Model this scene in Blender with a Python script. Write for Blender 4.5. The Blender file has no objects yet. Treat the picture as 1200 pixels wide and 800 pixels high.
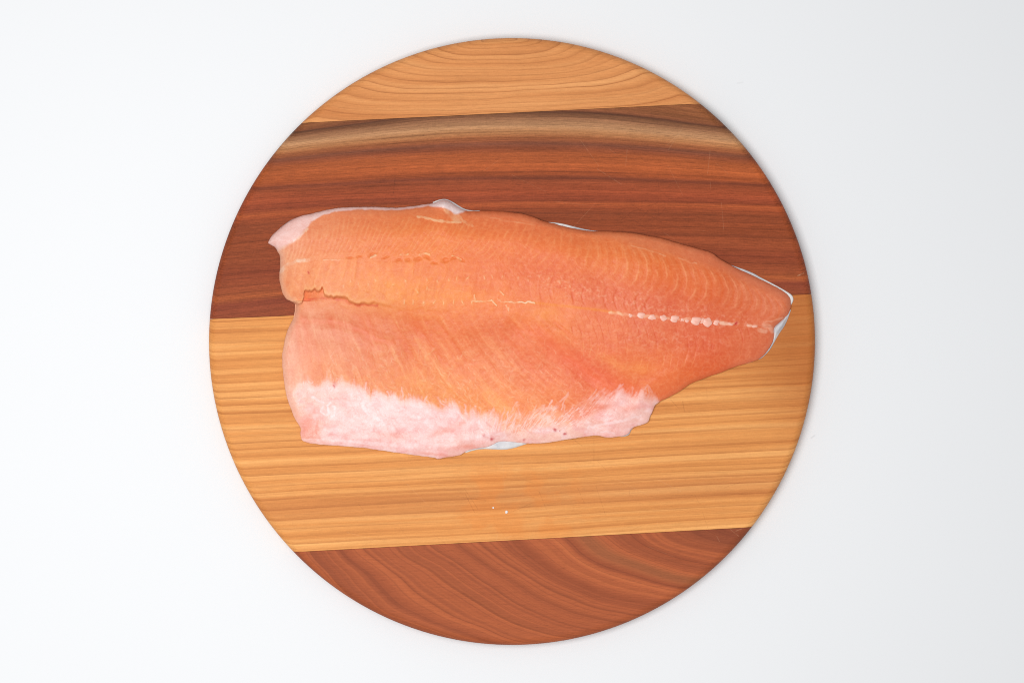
import bpy, bmesh, math
import numpy as np

# ------------------------------------------------------------------ units
K = 1770.0            # drawing grid in the board plane: 1770 units = 1 m (the board is 0.40 m across)
CAMH = 1.60           # lens height over the board top
BT = 0.015            # board thickness
SC = bpy.context.scene
COL = SC.collection

# ------------------------------------------------------------------ camera
cam_d = bpy.data.cameras.new('camera')
cam_d.sensor_width = 36.0
cam_d.lens = 36.0 * CAMH / (1200.0 / K)
cam_d.clip_end = 50
cam = bpy.data.objects.new('camera', cam_d)
COL.objects.link(cam)
cam.location = (0, 0, BT + CAMH)
SC.camera = cam

# ------------------------------------------------------------------ light
W = bpy.data.worlds.new('World')
SC.world = W
W.use_nodes = True
bg = W.node_tree.nodes['Background']
bg.inputs[0].default_value = (0.97, 0.985, 1.0, 1)
bg.inputs[1].default_value = 0.385

def area(name, loc, target, size, power, color=(1, 1, 1)):
    d = bpy.data.lights.new(name, 'AREA')
    d.shape = 'RECTANGLE'
    d.size, d.size_y = size
    d.energy = power
    d.color = color
    o = bpy.data.objects.new(name, d)
    COL.objects.link(o)
    o.location = loc
    from mathutils import Vector
    o.rotation_euler = (Vector(target) - Vector(loc)).to_track_quat('-Z', 'Y').to_euler()
    return o

area('softbox', (-0.30, -0.06, 1.42 + BT), (-0.27, -0.05, 0), (0.80, 0.90), 17.6, (1, 0.995, 0.985))

SC.view_settings.view_transform = 'Standard'
SC.view_settings.look = 'None'
SC.view_settings.exposure = 0.0
SC.view_settings.gamma = 1.0
SC.cycles.use_denoising = False
SC.cycles.filter_width = 1.0

# ------------------------------------------------------------------ helpers
def lin(c):
    c = np.asarray(c, float) / 255.0
    return np.where(c <= 0.04045, c / 12.92, ((c + 0.055) / 1.055) ** 2.4)

def rgba(c, k=1.0):
    l = lin(c) * k
    return (float(l[0]), float(l[1]), float(l[2]), 1.0)

class NB:
    """small node builder"""
    def __init__(self, name):
        self.m = bpy.data.materials.new(name)
        self.m.use_nodes = True
        self.t = self.m.node_tree
        self.n = self.t.nodes
        self.bsdf = self.n['Principled BSDF']
    def link(self, a, b):
        self.t.links.new(a, b)
    def put(self, sock, v):
        if hasattr(v, 'is_output'):
            self.link(v, sock)
        else:
            sock.default_value = v
    def M(self, op, a, b=0.0, c=0.0, clamp=False):
        nd = self.n.new('ShaderNodeMath')
        nd.operation = op
        nd.use_clamp = clamp
        self.put(nd.inputs[0], a); self.put(nd.inputs[1], b); self.put(nd.inputs[2], c)
        return nd.outputs[0]
    def add(self, a, b): return self.M('ADD', a, b)
    def sub(self, a, b): return self.M('SUBTRACT', a, b)
    def mul(self, a, b): return self.M('MULTIPLY', a, b)
    def mad(self, a, b, c): return self.M('MULTIPLY_ADD', a, b, c)
    def ss(self, x, lo, hi):
        nd = self.n.new('ShaderNodeMapRange')
        nd.interpolation_type = 'SMOOTHSTEP'
        self.put(nd.inputs[0], x)
        nd.inputs[1].default_value = lo; nd.inputs[2].default_value = hi
        nd.inputs[3].default_value = 0; nd.inputs[4].default_value = 1
        return nd.outputs[0]
    def rng(self, x, a, b, c, d):
        nd = self.n.new('ShaderNodeMapRange')
        self.put(nd.inputs[0], x)
        for i, v in enumerate((a, b, c, d)):
            nd.inputs[i + 1].default_value = v
        return nd.outputs[0]
    def xyz(self, x, y, z=0.0):
        nd = self.n.new('ShaderNodeCombineXYZ')
        self.put(nd.inputs[0], x); self.put(nd.inputs[1], y); self.put(nd.inputs[2], z)
        return nd.outputs[0]
    def noise(self, vec, scale=1.0, detail=2.0, rough=0.5, dist=0.0):
        nd = self.n.new('ShaderNodeTexNoise')
        self.link(vec, nd.inputs['Vector'])
        nd.inputs['Scale'].default_value = scale
        nd.inputs['Detail'].default_value = detail
        nd.inputs['Roughness'].default_value = rough
        nd.inputs['Distortion'].default_value = dist
        return nd.outputs['Fac']
    def ramp(self, x, stops):
        nd = self.n.new('ShaderNodeValToRGB')
        e = nd.color_ramp.elements
        while len(e) > 1:
            e.remove(e[-1])
        e[0].position = stops[0][0]; e[0].color = rgba(stops[0][1])
        for p, c in stops[1:]:
            q = e.new(p); q.color = rgba(c)
        self.put(nd.inputs[0], x)
        return nd.outputs[0]
    def mix(self, f, a, b, mode='MIX'):
        nd = self.n.new('ShaderNodeMix')
        nd.data_type = 'RGBA'
        nd.blend_type = mode
        nd.clamp_factor = True
        self.put(nd.inputs[0], f)
        self.put(nd.inputs[6], a); self.put(nd.inputs[7], b)
        return nd.outputs[2]
    def scale_col(self, col, f):
        nd = self.n.new('ShaderNodeVectorMath')
        nd.operation = 'SCALE'
        self.link(col, nd.inputs[0]); self.put(nd.inputs[3], f)
        return nd.outputs[0]
    def pos(self):
        nd = self.n.new('ShaderNodeTexCoord')
        sp = self.n.new('ShaderNodeSeparateXYZ')
        self.link(nd.outputs['Object'], sp.inputs[0])
        return sp.outputs
    def bump(self, h, strength, dist):
        nd = self.n.new('ShaderNodeBump')
        nd.inputs['Strength'].default_value = strength
        nd.inputs['Distance'].default_value = dist
        self.link(h, nd.inputs['Height'])
        self.link(nd.outputs[0], self.bsdf.inputs['Normal'])
    def fin(self, col=None, rough=0.5, spec=0.5, coat=0.0, coat_rough=0.2):
        if col is not None:
            self.put(self.bsdf.inputs['Base Color'], col)
        self.put(self.bsdf.inputs['Roughness'], rough)
        self.bsdf.inputs['Specular IOR Level'].default_value = spec
        self.bsdf.inputs['Coat Weight'].default_value = coat
        self.bsdf.inputs['Coat Roughness'].default_value = coat_rough
        return self.m

def mesh_obj(name, verts, faces, mat, parent=None, smooth=True):
    me = bpy.data.meshes.new(name)
    v = np.asarray(verts, np.float32); f = np.asarray(faces, np.int32)
    me.vertices.add(len(v)); me.vertices.foreach_set('co', v.ravel())
    n = f.shape[1]
    me.loops.add(f.size); me.loops.foreach_set('vertex_index', f.ravel())
    me.polygons.add(len(f))
    me.polygons.foreach_set('loop_start', np.arange(0, f.size, n, dtype=np.int32))
    me.polygons.foreach_set('loop_total', np.full(len(f), n, np.int32))
    me.polygons.foreach_set('use_smooth', np.full(len(f), smooth))
    me.update(calc_edges=True)
    me.validate()
    me.materials.append(mat)
    o = bpy.data.objects.new(name, me)
    COL.objects.link(o)
    o.parent = parent
    return o

# ------------------------------------------------------------------ line mask used for small marks
def scratch_group():
    g = bpy.data.node_groups.new('knife_mark', 'ShaderNodeTree')
    for nm in ('X', 'Y', 'AX', 'AY', 'DX', 'DY', 'HalfWidth'):
        g.interface.new_socket(nm, in_out='INPUT', socket_type='NodeSocketFloat')
    g.interface.new_socket('Mask', in_out='OUTPUT', socket_type='NodeSocketFloat')
    gi = g.nodes.new('NodeGroupInput'); go = g.nodes.new('NodeGroupOutput')
    def M(op, a, b=0.0, c=0.0, clamp=False):
        nd = g.nodes.new('ShaderNodeMath'); nd.operation = op; nd.use_clamp = clamp
        for i, v in enumerate((a, b, c)):
            if hasattr(v, 'is_output'): g.links.new(v, nd.inputs[i])
            else: nd.inputs[i].default_value = v
        return nd.outputs[0]
    X, Y, AX, AY, DX, DY, HW = [gi.outputs[i] for i in range(7)]
    px = M('SUBTRACT', X, AX); py = M('SUBTRACT', Y, AY)
    dot = M('MULTIPLY_ADD', px, DX, M('MULTIPLY', py, DY))
    ll = M('MULTIPLY_ADD', DX, DX, M('MULTIPLY', DY, DY))
    h = M('DIVIDE', dot, ll, clamp=True)
    ex = M('SUBTRACT', px, M('MULTIPLY', h, DX)); ey = M('SUBTRACT', py, M('MULTIPLY', h, DY))
    d = M('SQRT', M('MULTIPLY_ADD', ex, ex, M('MULTIPLY', ey, ey)))
    m = M('SUBTRACT', 1.0, M('DIVIDE', d, HW), clamp=True)
    g.links.new(m, go.inputs[0])
    return g
KNIFE = scratch_group()

def worn(seed, x0, y0, x1, y1, n, a):
    """fine random cuts from use"""
    r = np.random.default_rng(seed)
    out = []
    for i in range(n):
        x = r.uniform(x0, x1); y = r.uniform(y0, y1)
        th = r.normal(1.1, 0.5) if i % 2 else r.uniform(0, 3.14)
        L = r.uniform(8, 40)
        out.append((x, y, x + L * math.cos(th), y + L * math.sin(th), r.uniform(0.4, 0.7), r.uniform(0.3, 1.0) * a))
    return out

def knife(b, X, Y, segs):
    out = None
    for (x0, y0, x1, y1, w, a) in segs:
        nd = b.n.new('ShaderNodeGroup'); nd.node_tree = KNIFE
        b.link(X, nd.inputs[0]); b.link(Y, nd.inputs[1])
        for i, v in enumerate((x0, y0, x1 - x0, y1 - y0, w)):
            nd.inputs[i + 2].default_value = v
        m = b.mul(nd.outputs[0], a)
        out = m if out is None else b.M('MAXIMUM', out, m)
    return out

# ------------------------------------------------------------------ tabletop
b = NB('white_table')
p = b.pos()
n = b.noise(b.xyz(p[0], p[1], p[2]), 3.0, 3, 0.5)
n2 = b.noise(b.xyz(p[0], p[1], p[2]), 900.0, 2, 0.6)
c = b.mix(n, (0.815, 0.825, 0.84, 1), (0.835, 0.845, 0.86, 1))
b.bump(n2, 0.03, 0.0004)
tx = b.mad(p[0], K, 600.0); ty = b.mad(p[1], -K, 400.0)
marks = knife(b, tx, ty, [(954, 514, 958, 511, 1.4, 0.4), (867, 95, 873, 94, 1.6, 0.2)])
c = b.mix(marks, c, (0.55, 0.55, 0.56, 1))
table_mat = b.fin(c, 0.55, 0.25)
t = 2.2
bm = bmesh.new()
bmesh.ops.create_cube(bm, size=1.0)
for v in bm.verts:
    v.co.x *= 2 * t; v.co.y *= 2 * t; v.co.z = v.co.z * 0.03 - 0.015
bmesh.ops.bevel(bm, geom=[e for e in bm.edges], offset=0.003, segments=2, affect='EDGES')
me = bpy.data.meshes.new('table_surface'); bm.to_mesh(me); bm.free()
me.materials.append(table_mat)
table = bpy.data.objects.new('table_surface', me)
COL.objects.link(table)
table['kind'] = 'structure'
table['label'] = 'plain white tabletop under the round board'

# ------------------------------------------------------------------ wood

def wood_base(name):
    b = NB(name)
    p = b.pos()
    X = b.mad(p[0], K, 600.0)
    Y = b.mad(p[1], -K, 400.0)
    Z = b.mul(p[2], K)            # 0 at the top face, negative below
    return b, X, Y, Z

def fibres(b, X, V, Z, col, amt=0.10, pores=0.35, porecol=(70, 40, 28)):
    f1 = b.noise(b.xyz(b.mul(X, 0.012), b.mul(V, 0.62), b.mul(Z, 0.6)), 1.0, 3, 0.7)
    f2 = b.noise(b.xyz(b.mul(X, 0.075), b.mul(V, 1.0), b.mul(Z, 1.0)), 1.0, 2, 0.65)
    f3 = b.noise(b.xyz(b.mul(X, 0.45), b.mul(V, 0.5), b.mul(Z, 0.5)), 1.0, 3, 0.75)
    f4 = b.noise(b.xyz(b.mul(X, 0.010), b.mul(V, 0.03), b.mul(Z, 0.1)), 1.0, 3, 0.6)
    k = b.add(b.add(b.mul(b.sub(f1, 0.5), amt * 6.0), b.mul(b.sub(f2, 0.5), amt * 7.0)), b.add(b.mul(b.sub(f3, 0.5), amt * 5.0), b.mul(b.sub(f4, 0.5), amt * 2.4)))
    col = b.scale_col(col, b.add(1.0, k))
    pr = b.ss(b.noise(b.xyz(b.mul(X, 0.09), b.mul(V, 0.85), b.mul(Z, 0.85)), 1.0, 1, 0.5), 0.63, 0.74)
    col = b.mix(b.mul(pr, pores), col, rgba(porecol))
    return col, k

def rings(b, ph, X, seed):
    """growth rings from a phase: slow pale early wood, sharp dark late wood; every ring its own strength"""
    fl = b.M('FLOOR', ph)
    t = b.sub(ph, fl)
    nd = b.n.new('ShaderNodeTexWhiteNoise'); nd.noise_dimensions = '1D'
    b.link(b.add(fl, seed + 0.37), nd.inputs['W'])
    amp = b.rng(nd.outputs['Value'], 0, 1, 0.40, 1.0)
    along = b.rng(b.noise(b.xyz(b.mul(X, 0.006), b.mul(fl, 3.7), seed), 1.0, 2), 0.3, 0.7, 0.45, 1.15)
    late = b.mul(b.M('POWER', t, 5.0), b.ss(t, 1.0, 0.93))
    return b.mul(b.mul(late, amp), along)

def finish_wood(b, X, Y, col, k, segs_dark, segs_light, rough=0.55, gain=(1, 1, 1)):
    col = b.mix(1.0, col, (*gain, 1), 'MULTIPLY')
    if segs_dark:
        col = b.mix(b.mul(b.mul(knife(b, X, Y, segs_dark), 0.75), b.rng(b.noise(b.xyz(b.mul(X, 0.3), b.mul(Y, 0.3), 1.0), 1.0, 2), 0.35, 0.65, 0.2, 1.0)), col, rgba((74, 36, 24)))
    if segs_light:
        col = b.mix(b.mul(b.mul(knife(b, X, Y, segs_light), 0.6), b.rng(b.noise(b.xyz(b.mul(X, 0.3), b.mul(Y, 0.3), 4.0), 1.0, 2), 0.35, 0.65, 0.1, 1.0)), col, rgba((236, 190, 150)))
    b.bump(k, 0.25, 0.0006)
    return b.fin(col, rough, 0.10)

# --- plank 1: amber, nested long ovals
def wood_top():
    b, X, Y, Z = wood_base('amber_cherry_wood')
    wx = b.mul(b.sub(b.noise(b.xyz(b.mul(X, 0.011), b.mul(Y, 0.03), 3.0), 1.0, 1.5, 0.5), 0.5), 9.0)
    dX = b.sub(X, 585.0)
    dx = b.mul(b.M('ABSOLUTE', dX), 1 / 2.75)
    dy = b.add(b.sub(b.add(b.add(Y, b.mul(dX, 0.035)), wx), 38.0), b.mul(Z, 1.6))
    r = b.M('POWER', b.add(b.M('POWER', dx, 4.0), b.M('POWER', b.M('ABSOLUTE', dy), 4.0)), 0.25)
    lump = b.mul(b.noise(b.xyz(b.mul(r, 0.045), 2.0, 5.0), 1.0, 1), 2.0)
    rg = rings(b, b.add(b.mul(r, 1 / 6.4), lump), X, 3.0)
    tone = b.noise(b.xyz(b.mul(r, 0.10), b.mul(X, 0.002), 2.0), 1.0, 2, 0.6)
    col = b.ramp(b.rng(tone, 0.27, 0.73, 0, 1), [(0, (202, 130, 76)), (0.5, (220, 150, 92)), (1, (232, 166, 106))])
    col = b.mix(b.mul(rg, 1.0), col, rgba((144, 78, 40)))
    col, k = fibres(b, X, Y, Z, col, 0.055, 0.12, (130, 70, 40))
    return finish_wood(b, X, Y, col, k, [], [(740, 115, 752, 122, 0.8, 0.2)], gain=(0.98, 0.94, 0.92))

# --- plank 2: red-brown walnut-like, straight bands arching at the top
def wood_dark():
    b, X, Y, Z = wood_base('red_brown_wood')
    q = b.mul(b.sub(X, 620.0), 1 / 270.0)
    arch = b.mul(b.mul(q, q), b.rng(Y, 145, 228, 27, 7))
    wob = b.mul(b.sub(b.noise(b.xyz(b.mul(X, 0.0045), b.mul(Y, 0.012), 11.0), 1.0, 1, 0.5), 0.5), 5.0)
    V = b.add(b.add(b.sub(Y, arch), wob), b.mul(Z, -0.4))
    V = b.add(V, b.mul(b.sub(X, 620.0), b.rng(Y, 200, 370, 0.0, 0.04)))
    def s(y): return (y - 122.0) / 250.0
    st = [(122, (150, 92, 62)), (128, (140, 84, 60)), (130.5, (98, 62, 50)), (133, (132, 86, 64)), (138, (162, 112, 86)),
          (147, (200, 148, 114)), (154, (198, 136, 96)), (160, (172, 104, 70)), (164, (158, 90, 62)), (168, (134, 78, 62)), (173, (150, 80, 56)), (180, (176, 92, 56)),
          (193, (190, 98, 58)), (203, (172, 86, 52)), (208, (134, 68, 50)), (212, (156, 78, 52)), (222, (174, 84, 55)), (231, (160, 76, 52)),
          (235, (150, 72, 48)), (238.5, (186, 94, 58)), (242, (168, 82, 52)), (250, (146, 73, 48)), (262, (154, 76, 48)), (285, (160, 80, 52)),
          (300, (146, 70, 48)), (318, (162, 82, 54)), (326, (182, 96, 60)), (332, (148, 72, 54)), (346, (158, 80, 56)), (366, (152, 74, 52))]
    col = b.ramp(b.rng(V, 122, 372, 0, 1), [(s(y), c) for y, c in st])
    e = b.noise(b.xyz(b.mul(X, 0.004), b.mul(V, 0.16), b.mul(Z, .1)), 1.0, 2, 0.6)
    col = b.scale_col(col, b.mul(b.rng(e, 0.25, 0.75, 0.84, 1.16), b.rng(X, 640, 920, 1.0, 1.10)))
    e2 = b.noise(b.xyz(b.mul(X, 0.0035), b.mul(V, 0.33), 4.0), 1.0, 1, 0.6)
    col = b.mix(b.mul(b.ss(e2, 0.62, 0.72), 0.28), col, rgba((112, 56, 42)))
    rg = rings(b, b.add(b.mul(V, 1 / 7.5), b.mul(b.noise(b.xyz(b.mul(V, 0.03), b.mul(X, 0.0004), 15.0), 1.0, 1), 4.0)), X, 31.0)
    col = b.mix(b.mul(rg, 0.60), col, rgba((88, 44, 34)))
    col, k = fibres(b, X, V, Z, col, 0.125, 0.28, (84, 42, 30))
    dark = [(463, 209, 461, 227, 0.9, 0.6), (772, 240, 772, 256, 0.8, 0.5), (736, 250, 770, 238, 0.8, 0.45), (740, 240, 778, 262, 0.8, 0.45),
            (735, 252, 757, 268, 0.8, 0.5), (762, 262, 780, 244, 0.8, 0.4), (806, 248, 807, 262, 0.8, 0.35), (750, 258, 765, 240, 0.7, 0.4),
            (728, 258, 742, 247, 0.7, 0.4), (771, 200, 772, 226, 0.7, 0.25), (760, 244, 790, 256, 0.7, 0.3), (345, 227, 358, 226, 0.9, 0.6)]
    light = [(800, 150, 783, 176, 1.0, 0.22), (792, 160, 782, 170, 0.9, 0.18), (700, 198, 728, 216, 0.8, 0.2), (735, 175, 733, 195, 0.8, 0.15),
             (935, 323, 942, 320, 0.9, 0.7), (650, 236, 690, 241, .6, .15), (600, 205, 640, 225, .6, .12), (430, 180, 455, 196, .6, .12)] + worn(3, 560, 150, 880, 300, 14, .35)
    return finish_wood(b, X, Y, col, k, dark, light, gain=(0.85, 0.83, 0.69))

# --- plank 3: light honey, close straight growth lines
def wood_light():
    b, X, Y, Z = wood_base('honey_cherry_wood')
    wob = b.mul(b.sub(b.noise(b.xyz(b.mul(X, 0.0042), b.mul(Y, 0.012), 21.0), 1.0, 1, 0.5), 0.5), 6.0)
    V = b.add(b.add(b.add(Y, b.mul(b.sub(X, 600.0), 0.052)), wob), b.mul(Z, -0.45))
    lump = b.mul(b.noise(b.xyz(b.mul(V, 0.022), b.mul(X, 0.0004), 5.0), 1.0, 1.5, 0.5), 4.0)
    rg = rings(b, b.add(b.mul(V, 1 / 9.0), lump), X, 8.0)
    rg2 = rings(b, b.add(b.mul(V, 1 / 5.1), b.mul(lump, 1.7)), X, 14.0)
    tone = b.noise(b.xyz(b.mul(X, 0.0014), b.mul(V, 0.085), 9.0), 1.0, 2.5, 0.65)
    col = b.ramp(b.rng(tone, 0.27, 0.73, 0, 1), [(0, (202, 130, 72)), (0.45, (222, 152, 88)), (1, (240, 178, 112))])
    col = b.mix(b.mul(rg, 0.95), col, rgba((146, 78, 38)))
    col = b.mix(b.mul(rg2, 0.34), col, rgba((164, 92, 50)))
    # broad darker figure low in the plank and at its right end, orange juice stains near the middle
    band = b.mul(b.ss(V, 562, 576), b.ss(V, 604, 588))
    col = b.mix(b.mul(band, 0.40), col, rgba((190, 118, 70)))
    heart = b.ss(b.add(X, b.mul(b.sub(V, 440), -0.9)), 800, 960)
    col = b.mix(b.mul(heart, 0.72), col, rgba((168, 92, 44)))
    sn = b.noise(b.xyz(b.mul(X, 0.022), b.mul(Y, 0.022), 8.0), 1.0, 3, 0.5)
    reg = b.mul(b.mul(b.ss(X, 500, 560), b.ss(X, 720, 640)), b.mul(b.ss(Y, 535, 560), b.ss(Y, 645, 620)))
    col = b.mix(b.mul(b.mul(reg, b.ss(sn, 0.44, 0.56)), 0.34), col, rgba((222, 132, 62)))
    col, k = fibres(b, X, V, Z, col, 0.052, 0.10, (150, 88, 50))
    dark = [(800, 470, 802, 482, 0.7, 0.5), (786, 468, 795, 478, 0.7, 0.35), (545, 578, 556, 600, 0.7, 0.4), (632, 576, 640, 596, 0.7, 0.3),
            (668, 512, 682, 522, 0.7, 0.4), (696, 516, 696, 545, 0.7, 0.3), (420, 590, 428, 600, 0.7, 0.3), (544, 572, 560, 596, .6, .3),
            (828, 455, 829, 470, .7, .3), (700, 540, 712, 552, .6, .25), (610, 560, 625, 566, .6, .25)]
    light = [(470, 560, 500, 590, .7, .2), (720, 560, 760, 580, .6, .2), (640, 600, 690, 610, .6, .18)] + worn(5, 400, 530, 860, 630, 10, .35)
    dark = dark + worn(6, 440, 540, 880, 630, 16, .45)
    return finish_wood(b, X, Y, col, k, dark, light, gain=(1.04, 0.99, 0.92))

# --- plank 4: brown, cathedral arcs
def wood_bottom():
    b, X, Y, Z = wood_base('brown_cathedral_wood')
    w = b.mul(b.sub(b.noise(b.xyz(b.mul(X, 0.0065), b.mul(Y, 0.013), 31.0), 1.0, 1.3, 0.45), 0.5), 60.0)
    dx = b.sub(X, 905.0)
    dy = b.mul(b.sub(b.add(Y, b.mul(Z, -0.4)), 596.0), 2.55)
    r = b.add(b.M('SQRT', b.add(b.mul(dx, dx), b.mul(dy, dy))), w)
    e = b.noise(b.xyz(b.mul(r, 0.030), 3.0, 0.0), 1.0, 2, 0.6)
    e2 = b.noise(b.xyz(b.mul(r, 0.085), b.mul(X, 0.002), 6.0), 1.0, 2, 0.6)
    tone = b.add(b.mul(e, 0.68), b.mul(e2, 0.32))
    col = b.ramp(b.rng(tone, 0.30, 0.70, 0, 1), [(0, (138, 72, 48)), (0.4, (154, 82, 54)), (0.65, (166, 90, 58)), (1, (184, 104, 66))])
    e3 = b.noise(b.xyz(b.mul(r, 0.050), 9.0, 0.0), 1.0, 1, 0.5)
    line = b.ss(b.M('ABSOLUTE', b.sub(e3, 0.5)), 0.030, 0.0)
    col = b.mix(b.mul(line, 0.22), col, rgba((98, 52, 42)))
    rg = rings(b, b.add(b.mul(r, 1 / 20.0), b.mul(e, 2.5)), X, 21.0)
    col = b.mix(b.mul(rg, 0.55), col, rgba((92, 46, 34)))
    g = b.mul(b.ss(b.M('ABSOLUTE', b.sub(r, 236)), 22, 4), 0.30)
    col = b.mix(g, col, rgba((142, 98, 66)))
    dk = b.ss(r, 150, 90)
    col = b.mix(b.mul(dk, 0.45), col, rgba((104, 56, 44)))
    col, k = fibres(b, X, Y, Z, col, 0.055, 0.22, (96, 50, 36))
    light = [(862, 622, 872, 618, .8, .4), (840, 628, 843, 634, .7, .3), (856, 620, 866, 628, .7, .3), (760, 640, 790, 652, .6, .12)]
    return finish_wood(b, X, Y, col, k, [], light, gain=(1.20, 1.14, 1.02))

# ------------------------------------------------------------------ board: four planks cut out of one turned disc
board = bpy.data.objects.new('cutting_board', None)
COL.objects.link(board)
board.location = (0, 0, BT)
board['label'] = 'round wooden cutting board glued up from light and dark planks on the white tabletop'
board['category'] = 'cutting board'

R = 0.2013
def disc_bm():
    prof = []                                   # (radius, z) from the top centre down, z=0 is the top face
    rr, rb = 0.0056, 0.0080
    for i in range(9):
        a = math.pi / 2 * i / 8
        prof.append((R - rr + rr * math.sin(a), -rr * 1.0 + rr * math.cos(a)))
    for i in range(5):
        a = math.pi / 2 * i / 4
        prof.append((R - rb + rb * math.cos(a), -(BT - 0.0001) + rb - rb * math.sin(a)))
    N = 256
    bm = bmesh.new()
    rings = []
    for (r, z) in prof:
        rings.append([bm.verts.new((r * math.cos(2 * math.pi * k / N), r * math.sin(2 * math.pi * k / N), z)) for k in range(N)])
    for a, c in zip(rings[:-1], rings[1:]):
        for k in range(N):
            bm.faces.new((a[k], c[k], c[(k + 1) % N], a[(k + 1) % N]))
    bm.faces.new(rings[0]); bm.faces.new(rings[-1][::-1])
    bmesh.ops.recalc_face_normals(bm, faces=bm.faces)
    return bm

# joints as (x0,y0,x1,y1) on the drawing grid
JOINTS = [(360, 144, 814, 122), (249, 373.6, 949, 344.5), (345, 646.5, 881, 617.4)]
def wpt(x, y):
    return ((x - 600) / K, (400 - y) / K)
def cut(bm, j, keep_below):
    (ax, ay), (bx, by) = wpt(j[0], j[1]), wpt(j[2], j[3])
    dx, dy = bx - ax, by - ay
    l = math.hypot(dx, dy)
    nx, ny = -dy / l, dx / l                      # points up the picture (+y)
    gap = 0.00009
    off = -gap if keep_below else gap
    co = (ax + nx * off, ay + ny * off, 0)
    r = bmesh.ops.bisect_plane(bm, geom=bm.verts[:] + bm.edges[:] + bm.faces[:], plane_co=co, plane_no=(nx, ny, 0),
                               clear_outer=keep_below, clear_inner=not keep_below)
    edges = [e for e in r['geom_cut'] if isinstance(e, bmesh.types.BMEdge)]
    bmesh.ops.edgeloop_fill(bm, edges=edges)

MATS = [wood_top(), wood_dark(), wood_light(), wood_bottom()]
PL = ['light amber plank with long oval growth rings', 'wide red-brown plank with straight dark streaks',
      'widest honey-coloured plank with close straight growth lines', 'brown plank with arching grain']
for i in range(4):
    bm = disc_bm()
    if i > 0: cut(bm, JOINTS[i - 1], True)
    if i < 3: cut(bm, JOINTS[i], False)
    bmesh.ops.recalc_face_normals(bm, faces=bm.faces)
    me = bpy.data.meshes.new('plank'); bm.to_mesh(me); bm.free()
    for poly in me.polygons:
        nz = poly.normal
        poly.use_smooth = True
    me.materials.append(MATS[i])
    me.set_sharp_from_angle(angle=math.radians(35))
    o = bpy.data.objects.new('plank', me); COL.objects.link(o); o.parent = board
    o['label'] = PL[i]
# ------------------------------------------------------------------ fillet: fields on a fine grid
S = 0.5
X0, Y0, X1, Y1 = 306.0, 228.0, 938.0, 544.0
gx = np.arange(X0, X1, S); gy = np.arange(Y0, Y1, S)
GX, GY = np.meshgrid(gx, gy)
GX = GX.astype(np.float32); GY = GY.astype(np.float32)
H_, W_ = GX.shape
rng = np.random.default_rng(7)

def sstep(x, a, b):
    t = np.clip((x - a) / (b - a), 0, 1)
    return t * t * (3 - 2 * t)

def vnoise(x, y, seed):
    r = np.random.default_rng(seed)
    T = r.random((256, 256)).astype(np.float32)
    xi = np.floor(x).astype(np.int32); yi = np.floor(y).astype(np.int32)
    fx = (x - xi).astype(np.float32); fy = (y - yi).astype(np.float32)
    fx = fx * fx * fx * (fx * (fx * 6 - 15) + 10); fy = fy * fy * fy * (fy * (fy * 6 - 15) + 10)
    x0 = xi & 255; x1 = (xi + 1) & 255; y0 = yi & 255; y1 = (yi + 1) & 255
    a = T[y0, x0] * (1 - fx) + T[y0, x1] * fx
    c = T[y1, x0] * (1 - fx) + T[y1, x1] * fx
    return a * (1 - fy) + c * fy - 0.5

def fbm(x, y, seed, octv=3, gain=0.5):
    o = 0; a = 1.0; tot = 0
    for i in range(octv):
        ca, sa = math.cos(0.6 * i), math.sin(0.6 * i)
        o = o + a * vnoise((x * ca - y * sa) * 2 ** i + 17.3 * i, (x * sa + y * ca) * 2 ** i + 5.1 * i, seed + i)
        tot += a; a *= gain
    return o / tot * 2.0          # about -1..1

def seg_dist(px, py, pts, closed=False):
    pts = np.asarray(pts, float)
    d2 = np.full(px.shape, 1e9, np.float32)
    n = len(pts)
    for i in range(n if closed else n - 1):
        a = pts[i]; c = pts[(i + 1) % n]
        dx, dy = c - a
        ll = dx * dx + dy * dy + 1e-9
        h = np.clip(((px - a[0]) * dx + (py - a[1]) * dy) / ll, 0, 1)
        ex = px - a[0] - h * dx; ey = py - a[1] - h * dy
        np.minimum(d2, ex * ex + ey * ey, out=d2)
    return np.sqrt(d2)

def inside(px, py, pts):
    pts = np.asarray(pts, float); n = len(pts)
    r = np.zeros(px.shape, bool)
    for i in range(n):
        xa, ya = pts[i]; xb, yb = pts[(i + 1) % n]
        if ya == yb: continue
        c = ((ya > py) != (yb > py)) & (px < (xb - xa) * (py - ya) / (yb - ya) + xa)
        r ^= c
    return r

def smooth_poly(pts, it=1):
    p_ = np.asarray(pts, float)
    for _ in range(it):
        q = np.empty((len(p_) * 2, 2))
        nx_ = np.roll(p_, -1, 0)
        q[0::2] = p_ * 0.75 + nx_ * 0.25
        q[1::2] = p_ * 0.25 + nx_ * 0.75
        p_ = q
    return p_

WX = GX + 1.1 * fbm(GX / 4.5, GY / 4.5, 201, 2) + 1.3 * fbm(GX / 15, GY / 15, 203, 2)
WY = GY + 1.0 * fbm(GX / 4.5, GY / 4.5, 205, 2) + 1.2 * fbm(GX / 15, GY / 15, 207, 2)
SX = GX + 1.6 * fbm(GX / 17, GY / 17, 215, 2); SY = GY + 1.6 * fbm(GX / 17, GY / 17, 217, 2)
BREAK = np.clip(0.78 + 0.75 * fbm(GX / 5.5, GY / 5.5, 209, 2), 0.12, 1.0)

def sub_box(pts, m):
    pts = np.asarray(pts, float)
    i0 = max(int((pts[:, 1].min() - m - Y0) / S), 0); i1 = min(int((pts[:, 1].max() + m - Y0) / S) + 2, H_)
    j0 = max(int((pts[:, 0].min() - m - X0) / S), 0); j1 = min(int((pts[:, 0].max() + m - X0) / S) + 2, W_)
    return slice(i0, i1), slice(j0, j1)

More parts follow.
